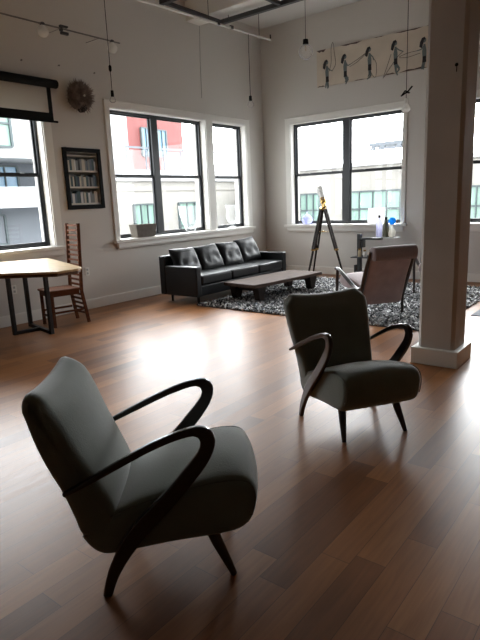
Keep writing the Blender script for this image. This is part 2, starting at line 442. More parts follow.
# ------------------------------------------------------------------ sage armchairs (local: x forward, -y = the sitter's right, z up)
def normals2(P):
    out = []; n = len(P)
    for i in range(n):
        t = (P[(i + 1) % n] - P[i - 1]).normalized(); out.append(Vector((t.y, -t.x)))
    area = sum(P[i].x * P[(i + 1) % n].y - P[(i + 1) % n].x * P[i].y for i in range(n))
    return out if area > 0 else [-v for v in out]
def cushion(prof, n, half, crown, edge=.035, mid=7):
    """upholstered block: outline prof (forward,z), lofted sideways to half(p), pillowed by crown(p,normal,u) -> Vector"""
    P = crom(prof, n, True); N = normals2(P); st = []
    for j in range(5): a = PI / 2 * j / 4; st.append((1 - edge / .26 * (1 - math.sin(a)), edge * .55 * (1 - math.cos(PI / 2 - a))))
    st = [(u, o) for u, o in st]
    us = []
    # from the side face inwards: u=1 shrunk outline, then the full outline
    for j in range(5):
        a = PI / 2 * j / 4; us.append((1 - (edge / .26) * (1 - math.cos(a)), min(edge, .034) * (1 - math.sin(a))))
    inner = us[-1][0]; half_st = us + [(inner * (1 - k / mid), 0) for k in range(1, mid)]
    full = [(-u, o) for u, o in half_st] + [(0, 0)] + [(u, o) for u, o in half_st[::-1]]
    b = MB(); vs = []
    for u, o in full:
        for p, nn in zip(P, N):
            c = crown(p, nn, u); q = p - nn * o + c
            vs.append((q.x, -u * half(p), q.y))
    k = len(full); fs = []
    for i in range(k - 1):
        for j in range(n): fs.append((i * n + j, i * n + (j + 1) % n, (i + 1) * n + (j + 1) % n, (i + 1) * n + j))
    # side faces: fan to centre
    for base, i in ((0, 0), (0, k - 1)):
        cx = sum(vs[i * n + j][0] for j in range(n)) / n; cz = sum(vs[i * n + j][2] for j in range(n)) / n; cy = vs[i * n][1]
        # use strip triangulation of the outline with bmesh later
        fs.append(tuple(i * n + j for j in range(n)))
    b.add(vs, fs); return b, P, N
SEAT = [(-.575, .24), (-.555, .19), (-.514, .155), (-.453, .148), (-.242, .178), (-.033, .200), (.03, .217), (.07, .254), (.09, .32), (.093, .37), (.075, .412), (.035, .430), (-.04, .430), (-.15, .412), (-.3, .375), (-.42, .335), (-.51, .285)]
BACK = [(-.575, .235), (-.60, .31), (-.63, .42), (-.665, .52), (-.692, .61), (-.717, .725), (-.730, .785), (-.717, .815), (-.690, .817), (-.645, .787), (-.597, .69), (-.55, .57), (-.496, .45), (-.454, .35), (-.440, .27), (-.5, .225)]
def sm(a, b, x):
    t = min(1, max(0, (x - a) / (b - a))); return t * t * (3 - 2 * t)
def seat_half(p): return .258
def seat_crown(p, nn, u):
    w = 1 - u * u
    return Vector((.022 * w * max(0, nn.x) * sm(-.05, .08, p.x), .026 * w * max(0, nn.y) * sm(-.5, -.2, p.x)))
def back_half(p):
    w = .256 + .052 * sm(.25, .75, p.y)
    return w - .035 * sm(.755, .81, p.y)
def back_crown(p, nn, u):
    w = 1 - u * u
    return Vector((.035 * w * max(0, nn.x) * sm(.25, .4, p.y) * (1 - sm(.7, .8, p.y) * .6), -.022 * w * sm(.70, .8, p.y)))
def make_armchair(name, label):
    t = thing(name, label, 'armchair', group='matching sage velvet armchairs')
    b, P, N = cushion(SEAT, 72, seat_half, seat_crown)
    so = b.build('seat', M['velvet'], t, smooth=True, sharp=60)
    for s in (-1, 1):
        pb = MB().tube([(p.x - n.x * .004, s * .2505, p.y - n.y * .004) for p, n in zip(P, N) if n.y > -.3 or p.x > .08], .003, 6)
        pb.build('piping', M['piping'], so, smooth=True)
    b, P, N = cushion(BACK, 72, back_half, back_crown, edge=.045)
    bo = b.build('backrest', M['velvet'], t, smooth=True, sharp=60)
    OUT = [(-.612, .453), (-.573, .470), (-.438, .540), (-.288, .612), (-.177, .652), (-.11, .665), (-.068, .652), (-.05, .612), (-.062, .559), (-.096, .501), (-.157, .425), (-.237, .334), (-.318, .250), (-.392, .160), (-.443, .079), (-.474, 0)]
    INN = [(-.606, .436), (-.55, .458), (-.402, .528), (-.29, .580), (-.19, .617), (-.13, .629), (-.108, .617), (-.106, .592), (-.125, .554), (-.183, .486), (-.251, .409), (-.345, .319), (-.414, .237), (-.456, .162), (-.487, .09), (-.510, 0)]
    o_, i_ = crom(OUT, 64), crom(INN, 64)
    for s in (-1, 1):
        b = MB(); vs = []; fs = []
        for k in range(64):
            for q in (o_[k], i_[k]):
                lat = .300 - .026 * sm(-.62, -.2, q.x) if k < 30 else .274
                if k >= 30: lat = .274 + .006 * sm(.25, 0, q.y)
                for th in (-.0135, .0135): vs.append((q.x, s * (lat + th), q.y))
        for k in range(63):
            a, c = 4 * k, 4 * (k + 1)
            for e, f in ((0, 1), (1, 3), (3, 2), (2, 0)): fs.append((a + e, a + f, c + f, c + e))
        fs += [(0, 1, 3, 2), (252, 253, 255, 254)]
        b.add(vs, fs); b.build('arm', M['arm'], t, smooth=True, bevel=.007, seg=3, sharp=50)
        b = MB().tube([(-.10, s * .182, .23), (-.062, s * .195, .13), (-.004, s * .215, 0)], [.027, .023, .013], 12)
        b.build('leg', M['arm'], t, smooth=True)
    return t
ac = make_armchair('armchair', 'sage green velvet armchair nearest the camera, seen in profile with its seat to the right')
ac.location = (-7.662, -5.23, 0); ac.rotation_euler = (0, 0, -.845)
dup(ac, (-6.346, -5.303, 0), -2.165, 'sage green velvet armchair beside the column, its seat facing the camera')

# ------------------------------------------------------------------ black leather sofa (local: x along, y back)
def pillow(L, W, T, n=14, dents=(), pw=2.6, seed=0):
    """soft cushion in the xy plane, thickness T along z"""
    rnd = random.Random(seed); ph = [rnd.uniform(0, 6) for _ in range(6)]
    def hgt(u, v):
        e = max(0, (1 - abs(u) ** pw)) ** .5 * max(0, (1 - abs(v) ** pw)) ** .5
        h = T / 2 * e
        for du, dv, a, r in dents: h -= a * math.exp(-((u - du) ** 2 + ((v - dv) * W / L) ** 2) / r ** 2) * e
        h += .006 * e * math.sin(5 * u + 3 * v + ph[0]) * math.sin(7 * v - 4 * u + ph[1])
        return h
    vs = []; fs = []; k = n + 1
    for s in (1, -1):
        for i in range(k):
            for j in range(k):
                u, v = math.sin(PI / 2 * (2 * i / n - 1)), math.sin(PI / 2 * (2 * j / n - 1))
                pin = 1 - .045 * (1 - abs(u)) * abs(v) ** 4; pin2 = 1 - .045 * (1 - abs(v)) * abs(u) ** 4
                vs.append((u * L / 2 * pin2, v * W / 2 * pin, s * hgt(u, v)))
    for s in (0, 1):
        for i in range(n):
            for j in range(n):
                a = s * k * k + i * k + j; fs.append((a, a + 1, a + k + 1, a + k))
    return vs, fs
sofa = thing('sofa', 'long black leather sofa with tufted back cushions under the left wall windows', 'sofa', (-2.465, -.97, 0))
hl, df, db = 1.17, -.37, .39
for s in (-1, 1):
    b = MB().box(s * hl - (.11 if s > 0 else 0), s * hl + (0 if s > 0 else .11), df, db - .125, .12, .56)
    b.build('armrest', M['leatherd'], sofa, bevel=.018, smooth=True, seg=3)
b = MB().box(-hl, hl, db - .12, db, .12, .70); b.build('backrest', M['leatherd'], sofa, bevel=.02, smooth=True, seg=3)
b = MB().box(-hl + .11, hl - .11, df + .02, db - .12, .12, .27); b.build('base', M['leatherd'], sofa, bevel=.01)
w3 = (2 * hl - .22) / 3
for k in range(3):
    x = -hl + .11 + w3 * k
    b = MB().box(x + .004, x + w3 - .004, df - .005, db - .13, .275, .425)
    o = b.build('seat_cushion', M['leatherd'], sofa, bevel=.035, smooth=True, seg=4)
    pts = [(x + .03, df - .006, .412), (x + w3 - .03, df - .006, .412)]
    MB().tube(pts, .005, 6).build('piping', M['leather'], o)
for k in range(4):
    wc = (2 * hl - .23) / 4; x = -hl + .115 + wc * (k + .5)
    vs, fs = pillow(wc * 1.02, .43, .19, 22, [(-.45, -.22, .035, .2), (.45, -.22, .035, .2), (0, -.22, .02, .4)], seed=k)
    mt = Matrix.Translation((x + (-.01, .0, .015, -.02)[k], db - .215, .595 + (.0, .0, .0, .03)[k])) @ Matrix.Rotation((.02, -.05, .03, -.06)[k], 4, 'Y') @ Matrix.Rotation(math.radians(64), 4, 'X')
    b = MB().add([mt @ Vector(v) for v in vs], fs)
    b.build('back_cushion', M['leather'], sofa, smooth=True, sharp=70)
for sx in (-1, 1):
    for y in (df + .12, db - .1):
        MB().lathe([(.016, 0), (.022, .12)], 10, (sx * (hl - .15), y, 0)).build('leg', M['blackwood'], sofa)

# ------------------------------------------------------------------ low coffee table
ct = thing('coffee_table', 'long low dark wood coffee table with chunky feet on the shaggy rug', 'table', (-2.395, -1.84, .040), math.radians(-5.6))
b = MB().prism([(-.80, -.31), (-.55, -.325), (0, -.32), (.5, -.33), (.82, -.32), (.81, .31), (.3, .325), (-.4, .32), (-.79, .33), (-.805, .05)], .197, .247)
b.build('tabletop', M['darkwood'], ct, bevel=.006)
for sx in (-1, 1):
    for sy in (-1, 1):
        b = MB(); x = sx * .62; y = sy * .23
        b.add([(x + a * w, y + c * d, z) for z, w, d in ((0, .05, .05), (.197, .095, .06)) for a, c in ((-1, -1), (1, -1), (1, 1), (-1, 1))],
              [(3, 2, 1, 0), (4, 5, 6, 7)] + [(i, (i + 1) % 4, 4 + (i + 1) % 4, 4 + i) for i in range(4)])
        b.build('foot', M['blackwood'], ct, bevel=.006)
    MB().box(sx * .62 - .03, sx * .62 + .03, -.17, .17, .13, .197).build('crossbar', M['blackwood'], ct)

# ------------------------------------------------------------------ shaggy rug
rug = thing('rug', 'shaggy black, grey and white rug under the coffee table', 'rug', (-2.1, -3.0, 0))
rx, ry = 1.53, 1.68
MB().box(-rx, rx, -ry, ry, .001, .012).build('backing', M['backing'], rug)
rnd = random.Random(3); b = MB(); N = 21000
vs, fs = [], []
for i in range(N):
    x = rnd.uniform(-rx - .01, rx + .01); y = rnd.uniform(-ry - .01, ry + .01)
    a = rnd.uniform(0, 2 * PI); h = rnd.uniform(.014, .029); lean = rnd.uniform(.4, 1.6) * h; w = rnd.uniform(.006, .013)
    # tufts under the table's feet lie flat
    dx, dy = math.cos(a), math.sin(a); px, py = -dy * w, dx * w; o = len(vs)
    m1 = (x + dx * lean * .3, y + dy * lean * .3, .010 + h * .65); m2 = (x + dx * lean * 1.1, y + dy * lean * 1.1, .010 + h)
    vs += [(x - px, y - py, .010), (x + px, y + py, .010), (m1[0] - px * 1.2, m1[1] - py * 1.2, m1[2]), (m1[0] + px * 1.2, m1[1] + py * 1.2, m1[2]),
           (m2[0] - px * .7, m2[1] - py * .7, m2[2]), (m2[0] + px * .7, m2[1] + py * .7, m2[2])]
    fs += [(o, o + 1, o + 3, o + 2), (o + 2, o + 3, o + 5, o + 4)]
me = bpy.data.meshes.new('pile'); me.from_pydata(vs, [], fs); me.materials.append(M['pile'])
po = bpy.data.objects.new('pile', me); C.objects.link(po); po.parent = rug; po['kind'] = 'stuff'
# flat grey mat at the right edge
tag(MB().box(-.65, .65, -.75, .75, 0, .008).build('floor_mat', M['mat_'], loc=(-1.95, -5.58, 0)), 'flat slate grey floor mat on the floor right of the column', 'mat')

# ------------------------------------------------------------------ mauve lounge chairs (local: x forward, y left)
def make_lounge(label):
    t = thing('lounge_chair', label, 'armchair', group='mauve lounge chairs on the rug')
    path = crom([(.04, .15), (-.01, .32), (-.07, .50), (-.14, .66), (-.19, .79)], 26)
    b = MB(); vs = []; fs = []; hw = .275
    prof = []
    for i, p in enumerate(path):
        t2 = (path[min(i + 1, 25)] - path[max(i - 1, 0)]).normalized(); n = Vector((t2.y, -t2.x)); prof.append((p, n))
    us = [-1, -.97, -.9, -.6, -.2, .2, .6, .9, .97, 1]
    for side in (1, -1):
        for p, n in prof:
            for u in us:
                e = (1 - abs(u) ** 8) ** .5
                q = p + n * side * (.035 * e + (.012 * (1 - u * u) if side > 0 else .006 * (1 - u * u))); vs.append((q.x, u * hw, q.y))
    k = len(us)
    for s in (0, 1):
        for i in range(25):
            for j in range(k - 1):
                a = s * 26 * k + i * k + j; fs.append((a, a + 1, a + k + 1, a + k))
    for i in (0, 25):
        for j in range(k - 1): a = i * k + j; fs.append((a, a + 1, 26 * k + a + 1, 26 * k + a))
    b.add(vs, fs); bo = b.build('backrest', M['mauve'], t, smooth=True)
    # headrest roll
    hp = crom([(-.265, .70), (-.288, .78), (-.262, .845), (-.185, .855), (-.135, .80), (-.165, .72)], 28, True); vs = []; fs = []
    hu = [(-1, .5), (-.985, .8), (-.95, 1), (-.5, 1.03), (0, 1.04), (.5, 1.03), (.95, 1), (.985, .8), (1, .5)]; c = Vector((-.21, .785))
    for u, s in hu:
        for p in hp: q = c + (p - c) * s; vs.append((q.x, u * .285, q.y))
    for i in range(8):
        for j in range(28): fs.append((i * 28 + j, i * 28 + (j + 1) % 28, (i + 1) * 28 + (j + 1) % 28, (i + 1) * 28 + j))
    fs += [tuple(range(28)), tuple(8 * 28 + j for j in range(28))]
    MB().add(vs, fs).build('headrest', M['mauved'], t, smooth=True)
    b, P, N = cushion([(.04, .20), (.3, .25), (.58, .30), (.66, .34), (.66, .40), (.60, .44), (.3, .39), (.08, .34), (.02, .28)], 48, lambda p: .245, lambda p, n, u: Vector((0, .02 * (1 - u * u) * max(0, n.y))))
    b.build('seat', M['mauve'], t, smooth=True, sharp=60)
    for s in (-1, 1):
        # side stile continuing down as the rear leg
        pts = [(-.205, s * .292, .80), (-.145, s * .294, .66), (-.075, s * .294, .50), (-.015, s * .292, .34), (.02, s * .286, .20), (.015, s * .28, .10), (.0, s * .27, 0)]
        MB().tube(crom(pts, 30), [.017 + .009 * math.sin(PI * min(1, i / 22)) for i in range(30)], 10).build('stile', M['arm'], t, smooth=True)
        pts = [(-.03, s * .296, .37), (.05, s * .306, .335), (.18, s * .30, .355), (.36, s * .31, .445), (.50, s * .315, .515), (.575, s * .318, .535), (.62, s * .318, .525)]
        MB().tube(crom(pts, 36), [.015 + .01 * math.sin(PI * i / 35) for i in range(36)], 10).build('arm', M['arm'], t, smooth=True)
        pts = [(.56, s * .316, .52), (.575, s * .318, .38), (.60, s * .31, .20), (.64, s * .30, 0)]
        MB().tube(crom(pts, 20), [.021 - .007 * i / 19 for i in range(20)], 10).build('leg', M['arm'], t, smooth=True)
    return t
a1 = math.radians(55)
lc = make_lounge('mauve lounge chair with dark wood scroll arms, seen from behind left of the column')
lc.location = (-3.18, -3.965, .040); lc.rotation_euler = (0, 0, a1); lc.scale = (1, 1, .985)
dup(lc, (-.922, -3.92, .040), math.radians(192), 'second mauve lounge chair, mostly hidden between the nearer mauve chair and the column')

# ------------------------------------------------------------------ live-edge dining table
dt = thing('dining_table', 'pale live-edge wood dining table on black steel legs at the left edge', 'table', (-5.9, -.8, 0))
poly = [(-5.37, -.40), (-5.50, -.80), (-5.66, -1.25), (-5.84, -1.76), (-5.95, -1.86), (-6.21, -1.88), (-6.38, -1.62), (-6.55, -1.40), (-7.0, -1.12), (-7.35, -.9), (-7.2, -.25), (-6.5, -.14), (-5.89, -.17), (-5.6, -.3)]
loc = [(x + 5.9, y + .8) for x, y in poly]
b = MB().prism(loc, .825, .85); b.build('tabletop', M['maple'], dt, bevel=.006)
cxm = sum(p[0] for p in loc) / len(loc); cym = sum(p[1] for p in loc) / len(loc)
b = MB().prism([(cxm + (x - cxm) * .985, cym + (y - cym) * .985) for x, y in loc], .795, .825); b.build('live_edge', M['bark'], dt, bevel=.012)
fA, fB, fD = (-.12, .25), (.14, -.12), (.25, .52)
for fx, fy in (fA, fB, fD): MB().box(fx - .022, fx + .022, fy - .022, fy + .022, 0, .795).build('leg', M['steel'], dt, bevel=.003)
MB().bar((*fB, .02), (*fD, .02), .04).build('floor_bar', M['steel'], dt)
mx_, my_ = (fB[0] + fD[0]) / 2, (fB[1] + fD[1]) / 2
MB().bar((*fA, .021), (mx_, my_, .021), .04).build('floor_bar', M['steel'], dt)

# ------------------------------------------------------------------ tall slat-back chair (local: x towards its front)
sc_ = thing('slat_back_chair', 'reddish wood chair with a very tall slatted back beside the dining table', 'chair', (-5.325, -.536, 0), PI - .2)
hb, xb, xf = .175, -.20, .21
for s in (-1, 1):
    b = MB().bar((xb - .06, s * hb, 0), (xb, s * hb, .42), .026, .04, up=(1, 0, 0)).bar((xb, s * hb, .42), (xb - .045, s * hb, 1.27), .026, .042, up=(1, 0, 0))
    b.build('stile', M['redwood'], sc_, bevel=.003)
    MB().box(xf - .035, xf, s * (hb + .0) - .0175, s * hb + .0175, 0, .44).build('leg', M['redwood'], sc_, bevel=.003)
    MB().box(xb, xf - .03, s * hb - .009, s * hb + .009, .17, .195).build('stretcher', M['redwood'], sc_)
MB().box(xf - .025, xf - .01, -hb + .017, hb - .017, .12, .145).build('stretcher', M['redwood'], sc_)
b = MB().box(xb + .02, xf + .02, -hb - .022, hb + .022, .44, .468); b.build('seat', M['redwood'], sc_, bevel=.008)
b = MB().box(xb + .03, xf - .005, -hb + .0, hb - .0, .385, .44); b.build('apron', M['redwood'], sc_)
for k in range(19):
    z = .12 + k * .0625
    if .38 < z < .47: continue
    x = xb - .06 + .06 * min(1, z / .42) - (.045 * (z - .42) / .85 if z > .42 else 0)
    MB().box(x - .007, x + .007, -hb + .012, hb - .012, z - .013, z + .013).build('slat', M['redwood'], sc_)

# ------------------------------------------------------------------ brass and dark wood telescope on a tripod
tl = thing('telescope', 'white and brass telescope on a dark wooden tripod before the right window', 'telescope', (-.62, -1.70, 0))
feet = [(-.07, -.46), (-.36, .125), (.27, .385)]
for fx, fy in feet:
    z0 = .040 if fx < .1 else 0.0
    top = Vector((fx * .10, fy * .10, 1.26)); ft = Vector((fx, fy, z0))
    lg = MB(); side = Vector((-fy, fx, 0)).normalized() * .024; m_ = top.lerp(ft, .58); e_ = top.lerp(ft, .52)
    for q in (-1, 1): lg.bar(top + side * q, m_ + side * q, .026, .034)
    lg.bar(e_, ft, .028, .034, w2=.02, d2=.022)
    lo = lg.build('leg', M['redwood'] if False else M['blackwood'], tl)
    MB().tube([m_ + Vector((0, 0, .016)), m_ - Vector((0, 0, .016))], .042, 10).build('brass_collar', M['brass'], lo)
    MB().tube([top.lerp(ft, .985), ft], .017, 8).build('brass_foot', M['brass'], lo)
b = MB()
for fx, fy in feet: b.bar((0, 0, .865), (fx * .36, fy * .36, .865), .014, .006)
b.lathe([(.03, .855), (.03, .875)], 14); b.build('spreader', M['brass'], tl)
MB().lathe([(.055, 1.24), (.06, 1.26), (.06, 1.285), (.03, 1.295), (.022, 1.32), (.022, 1.36), (.035, 1.37), (.035, 1.385)], 18).build('mount', M['brass'], tl, smooth=True)
dirv = Vector((.30, .42, .80)).normalized(); c0 = Vector((0, 0, 1.43)); q = dirv.to_track_quat('Z', 'Y').to_matrix().to_4x4(); mt = Matrix.Translation(c0) @ q
MB().lathe([(.05, -.02), (.05, .16), (.058, .16), (.058, .24), (.05, .24), (.048, .20), (0, .19)], 20, mtx=mt).build('tube', M['white'], tl, smooth=True)
MB().lathe([(.016, -.16), (.03, -.16), (.03, -.12), (.02, -.12), (.022, -.08), (.045, -.07), (.052, -.05), (.052, -.02)], 18, mtx=mt).build('eyepiece', M['brass'], tl, smooth=True)
MB().tube([(-.055, 0, 1.385), (-.055, 0, 1.45)], .013, 8).tube([(.055, 0, 1.385), (.055, 0, 1.45)], .013, 8).box(-.065, .065, -.015, .015, 1.375, 1.40).lathe([(.052, 0), (.056, .01), (.052, .02)], 18, mtx=mt).build('yoke', M['brass'], tl)

# ------------------------------------------------------------------ small dark side rack by the right window
sr = thing('side_rack', 'charcoal metal side rack with cantilevered shelves below the right window', 'shelf', (-.27, -2.245, 0))
MB().box(-.045, .045, -.03, .03, .02, .80).build('post', M['rack'], sr, bevel=.003)
MB().box(-.05, .05, -.42, -.03, .695, .735).build('top_arm', M['rack'], sr, bevel=.003)
MB().box(-.16, .16, -.46, .10, .38, .40).build('middle_shelf', M['rack'], sr, bevel=.003)
MB().box(-.19, .17, -.30, -.27, .0, .03).box(-.19, .17, .0, .03, .0, .03).box(-.03, .03, -.45, .08, .0, .04).build('base', M['rack'], sr)
MB().box(-.04, .04, -.44, -.03, .10, .13).build('lower_arm', M['rack'], sr)
MB().box(-.04, .04, -.095, -.065, .56, .695).build('brace', M['rack'], sr)
MB().box(-.04, .04, .06, .09, .04, .24).build('side_bracket', M['rack'], sr)
MB().box(-.15, .15, -.70, -.28, .736, .745).build('glass_shelf', M['clear'], sr)
def bottle(name, loc, prof, m, capprof, capm, label, cat='bottle', group=None):
    t = thing(name, label, cat, loc, group=group)
    MB().lathe(prof, 16).build('body', m, t, smooth=True)
    if capprof: MB().lathe(capprof, 12).build('cap', capm, t, smooth=True)
    return t
zs = .7455
bottle('bottle', (-.27, -2.615, zs), [(.045, 0), (.05, .01), (.05, .23), (.042, .27), (.018, .31), (.018, .345)], M['lav'], [(.021, .33), (.021, .375), (.0, .376)], M['black'], 'tall lavender bottle with black cap, leftmost on the glass shelf')
bottle('bottle', (-.25, -2.73, zs), [(.05, 0), (.056, .01), (.056, .18), (.046, .22), (.02, .265), (.02, .31)], M['olive'], [(.023, .295), (.023, .34), (.0, .341)], M['black'], 'dark olive bottle with black cap in the middle of the glass shelf')
bottle('bottle', (-.28, -2.853, zs), [(.04, 0), (.055, .03), (.06, .08), (.05, .12), (.022, .155), (.02, .205), (.024, .21)], M['pale'], None, None, 'squat pale bottle, rightmost on the glass shelf, under a blue ball')
tag(MB().lathe([(0, -.062), (.033, -.055), (.055, -.029), (.062, 0), (.055, .029), (.033, .055), (0, .062)], 18, (0, 0, .062)).build('stopper_ball', M['blue'], smooth=True, loc=(-.28, -2.853, zs + .213)), 'bright blue ball stopper on the squat pale bottle', 'stopper')
for k, (dy, h, m, lb) in enumerate(((-.05, .13, 'amber', 'pale amber jar nearest the post on the middle rack shelf'), (-.15, .11, 'white', 'small white jar in the middle of the rack shelf row'), (-.26, .12, 'amber', 'pale amber jar furthest from the post on the middle rack shelf'))):
    bottle('jar', (-.37, -2.245 + dy, .401), [(.028, 0), (.032, .006), (.032, h * .7), (.022, h * .8), (.022, h)], M[m], [(.024, h * .9), (.024, h * 1.12), (0, h * 1.13)], M['brass'], lb, 'jar')

# ------------------------------------------------------------------ things on the sills
zsill = ZB + .006
pl = thing('planter_box', 'tapered grey-brown concrete planter box on the sill of the left double window', 'planter', (-3.36, .01, zsill))
b = MB(); o1 = [(-.185, -.07), (.185, -.07), (.185, .075), (-.185, .075)]; o2 = [(-.215, -.085), (.215, -.085), (.215, .09), (-.215, .09)]; o3 = [(-.20, -.07), (.20, -.07), (.20, .075), (-.20, .075)]
vs = [(x, y, 0) for x, y in o1] + [(x, y, .20) for x, y in o2] + [(x, y, .20) for x, y in o3] + [(x * .9, y * .9, .13) for x, y in o3]
fs = [(3, 2, 1, 0), (12, 13, 14, 15)]
for r in range(3): fs += [(r * 4 + i, r * 4 + (i + 1) % 4, r * 4 + 4 + (i + 1) % 4, r * 4 + 4 + i) for i in range(4)]
b.add(vs, fs).build('box', M['concrete_a'], pl)
def glassware(name, loc, prof, label, cat='vase'):
    return tag(MB().lathe(prof, 24).build(name, M['clear'], smooth=True, loc=loc, sharp=70), label, cat)
glassware('glass_vase', (-2.24, .03, zsill), [(.07, 0), (.075, .012), (.09, .05), (.15, .20), (.185, .33), (.19, .45), (.183, .45), (.175, .33), (.14, .21), (.08, .07), (.0, .05)], 'wide clear glass vase tapering to a small base on the sill behind the sofa')
glassware('hurricane_glass', (-1.07, .03, zsill), [(.085, 0), (.085, .012), (.022, .03), (.02, .06), (.08, .11), (.115, .20), (.10, .30), (.10, .36), (.125, .43), (.119, .43), (.093, .36), (.093, .30), (.108, .20), (.074, .12), (0, .08)], 'footed clear hurricane glass on the sill of the narrow window')
tag(MB().lathe([(.05, 0), (.085, .02), (.11, .07), (.10, .12), (.06, .165), (.018, .20), (.012, .235), (0, .238)], 24).build('teardrop_vase', M['drop'], smooth=True, loc=(.04, -.97, zsill)), 'pale lavender teardrop vase on the right window sill', 'vase')
tag(MB().box(-.012, .012, -.155, .155, 0, .27, mtx=Matrix.Rotation(math.radians(8), 4, 'Y')).build('white_card', M['paper'], loc=(.06, -2.40, zsill + .002)), 'blank white card leaning against the right window on its sill', 'card')

# ------------------------------------------------------------------ left wall: projection screen, fur mount, book niche, outlets
ps = thing('projection_screen', 'black pull-down projection screen case partly unrolled over the left window', 'screen', (-5.95, -.085, 3.05))
MB().lathe([(.0, -1.2), (.05, -1.2), (.055, -1.19), (.055, 1.19), (.05, 1.2), (0, 1.2)], 16, mtx=Matrix.Rotation(PI / 2, 4, 'Y')).build('case', M['black'], ps, smooth=True)
MB().box(-1.06, 1.06, .028, .030, -.36, 0).build('screen_fabric', M['screen'], ps)
MB().box(-1.12, -1.06, .027, .031, -.36, 0).box(1.06, 1.12, .027, .031, -.36, 0).box(-1.12, 1.12, .0265, .0315, -.46, -.36).build('border', M['black'], ps)
MB().tube([(-1.18, .029, -.465), (1.18, .029, -.465)], .014, 10).build('bottom_bar', M['black'], ps)
for s in (-1, 1): MB().box(s * 1.1 - .02, s * 1.1 + .02, .03, .058, -.03, .03).build('bracket', M['black'], ps)

fm = thing('fur_mount', 'shaggy grey-brown fur head mount on the left wall above the book niche', 'wall decoration', (-4.41, -.005, 2.94))
b = MB(); vs, fs = [], []; n = 16
for i in range(n + 1):
    th = PI * i / n
    for j in range(24):
        ph = 2 * PI * j / 24; r = 1 + .16 * math.sin(3 * ph + 1) * math.sin(th) + .08 * math.sin(7 * ph + 4 * th)
        vs.append((.175 * r * math.sin(th) * math.cos(ph), -.085 + .08 * r * math.sin(th) * math.sin(ph), .165 * r * math.cos(th)))
for i in range(n):
    for j in range(24): fs.append((i * 24 + j, i * 24 + (j + 1) % 24, (i + 1) * 24 + (j + 1) % 24, (i + 1) * 24 + j))
MB().add(vs, fs).build('head', M['fur'], fm, smooth=True)
rnd = random.Random(5); b = MB()
for i in range(1500):
    th = math.acos(rnd.uniform(-1, 1)); ph = rnd.uniform(PI, 2 * PI)
    n_ = Vector((math.sin(th) * math.cos(ph), math.sin(th) * math.sin(ph), math.cos(th)))
    p = Vector((.17 * n_.x, -.085 + .075 * n_.y, .16 * n_.z)); w = Vector((rnd.uniform(-1, 1), rnd.uniform(-.5, .2), rnd.uniform(-1, 1))).normalized()
    e = p + (n_ * .8 + w * .8) * rnd.uniform(.02, .065); s = n_.cross(w).normalized() * .008
    if e.y > -.004: e.y = -.004
    b.add([p - s, p + s, e], [(0, 1, 2)])
o = b.build('fur', M['fur'], fm); o['kind'] = 'stuff'
MB().lathe([(0, 0), (.06, .03), (.075, .08), (.04, .13), (0, .15)], 14, mtx=Matrix.Translation((.06, -.09, -.20)) @ Matrix.Rotation(-.6, 4, 'Y')).build('muzzle', M['furd'], fm, smooth=True)
MB().lathe([(0, 0), (.018, .006), (0, .012)], 10, mtx=Matrix.Translation((.0, -.19, .0)) @ Matrix.Rotation(PI / 2, 4, 'X')).build('eye', M['shelf'], fm)

nc = thing('book_niche', 'black framed niche full of small books on the left wall between windows', 'bookcase', (-4.4075, 0, 1.8575))
hw, hh = .2675, .3675
b = MB().box(-hw - .048, -hw + .008, -.025, -.001, -hh - .048, hh + .048).box(hw - .008, hw + .048, -.025, -.001, -hh - .048, hh + .048)
b.box(-hw + .008, hw - .008, -.025, -.001, hh - .008, hh + .048).box(-hw + .008, hw - .008, -.025, -.001, -hh - .048, -hh + .008); b.build('frame', M['black'], nc, bevel=.004)
b = MB().box(-hw + .001, hw - .001, .19, .20, -hh + .001, hh - .001).box(-hw + .001, -hw + .012, 0, .19, -hh + .001, hh - .001).box(hw - .012, hw - .001, 0, .19, -hh + .001, hh - .001)
b.box(-hw + .012, hw - .012, 0, .19, -hh + .001, -hh + .012).box(-hw + .012, hw - .012, 0, .19, hh - .012, hh - .001); b.build('lining', M['dark'], nc)
shelf_z = [-hh + .035, -.105, .115]
for z in shelf_z[1:] + [-hh + .035]: MB().box(-hw + .013, hw - .013, .004, .185, z - .022, z).build('shelf', M['shelf'], nc)
MB().box(-hw + .013, hw - .013, .02, .185, hh - .060, hh - .045).build('shelf', M['shelf'], nc)
bookcols = {'dark teal': (.04, .08, .09), 'black': (.015, .015, .017), 'navy': (.025, .035, .07), 'cream': (.52, .48, .38), 'white': (.62, .62, .60), 'grey': (.2, .21, .21), 'brown': (.10, .06, .04), 'slate blue': (.10, .14, .18)}
bm_ = {k: mat('book_' + k.replace(' ', '_'), v, .6) for k, v in bookcols.items()}
ordn = ['first', 'second', 'third', 'fourth', 'fifth', 'sixth', 'seventh', 'eighth', 'ninth', 'tenth', 'eleventh', 'twelfth', 'thirteenth', 'fourteenth', 'fifteenth', 'sixteenth', 'seventeenth', 'eighteenth']
rnd = random.Random(11)
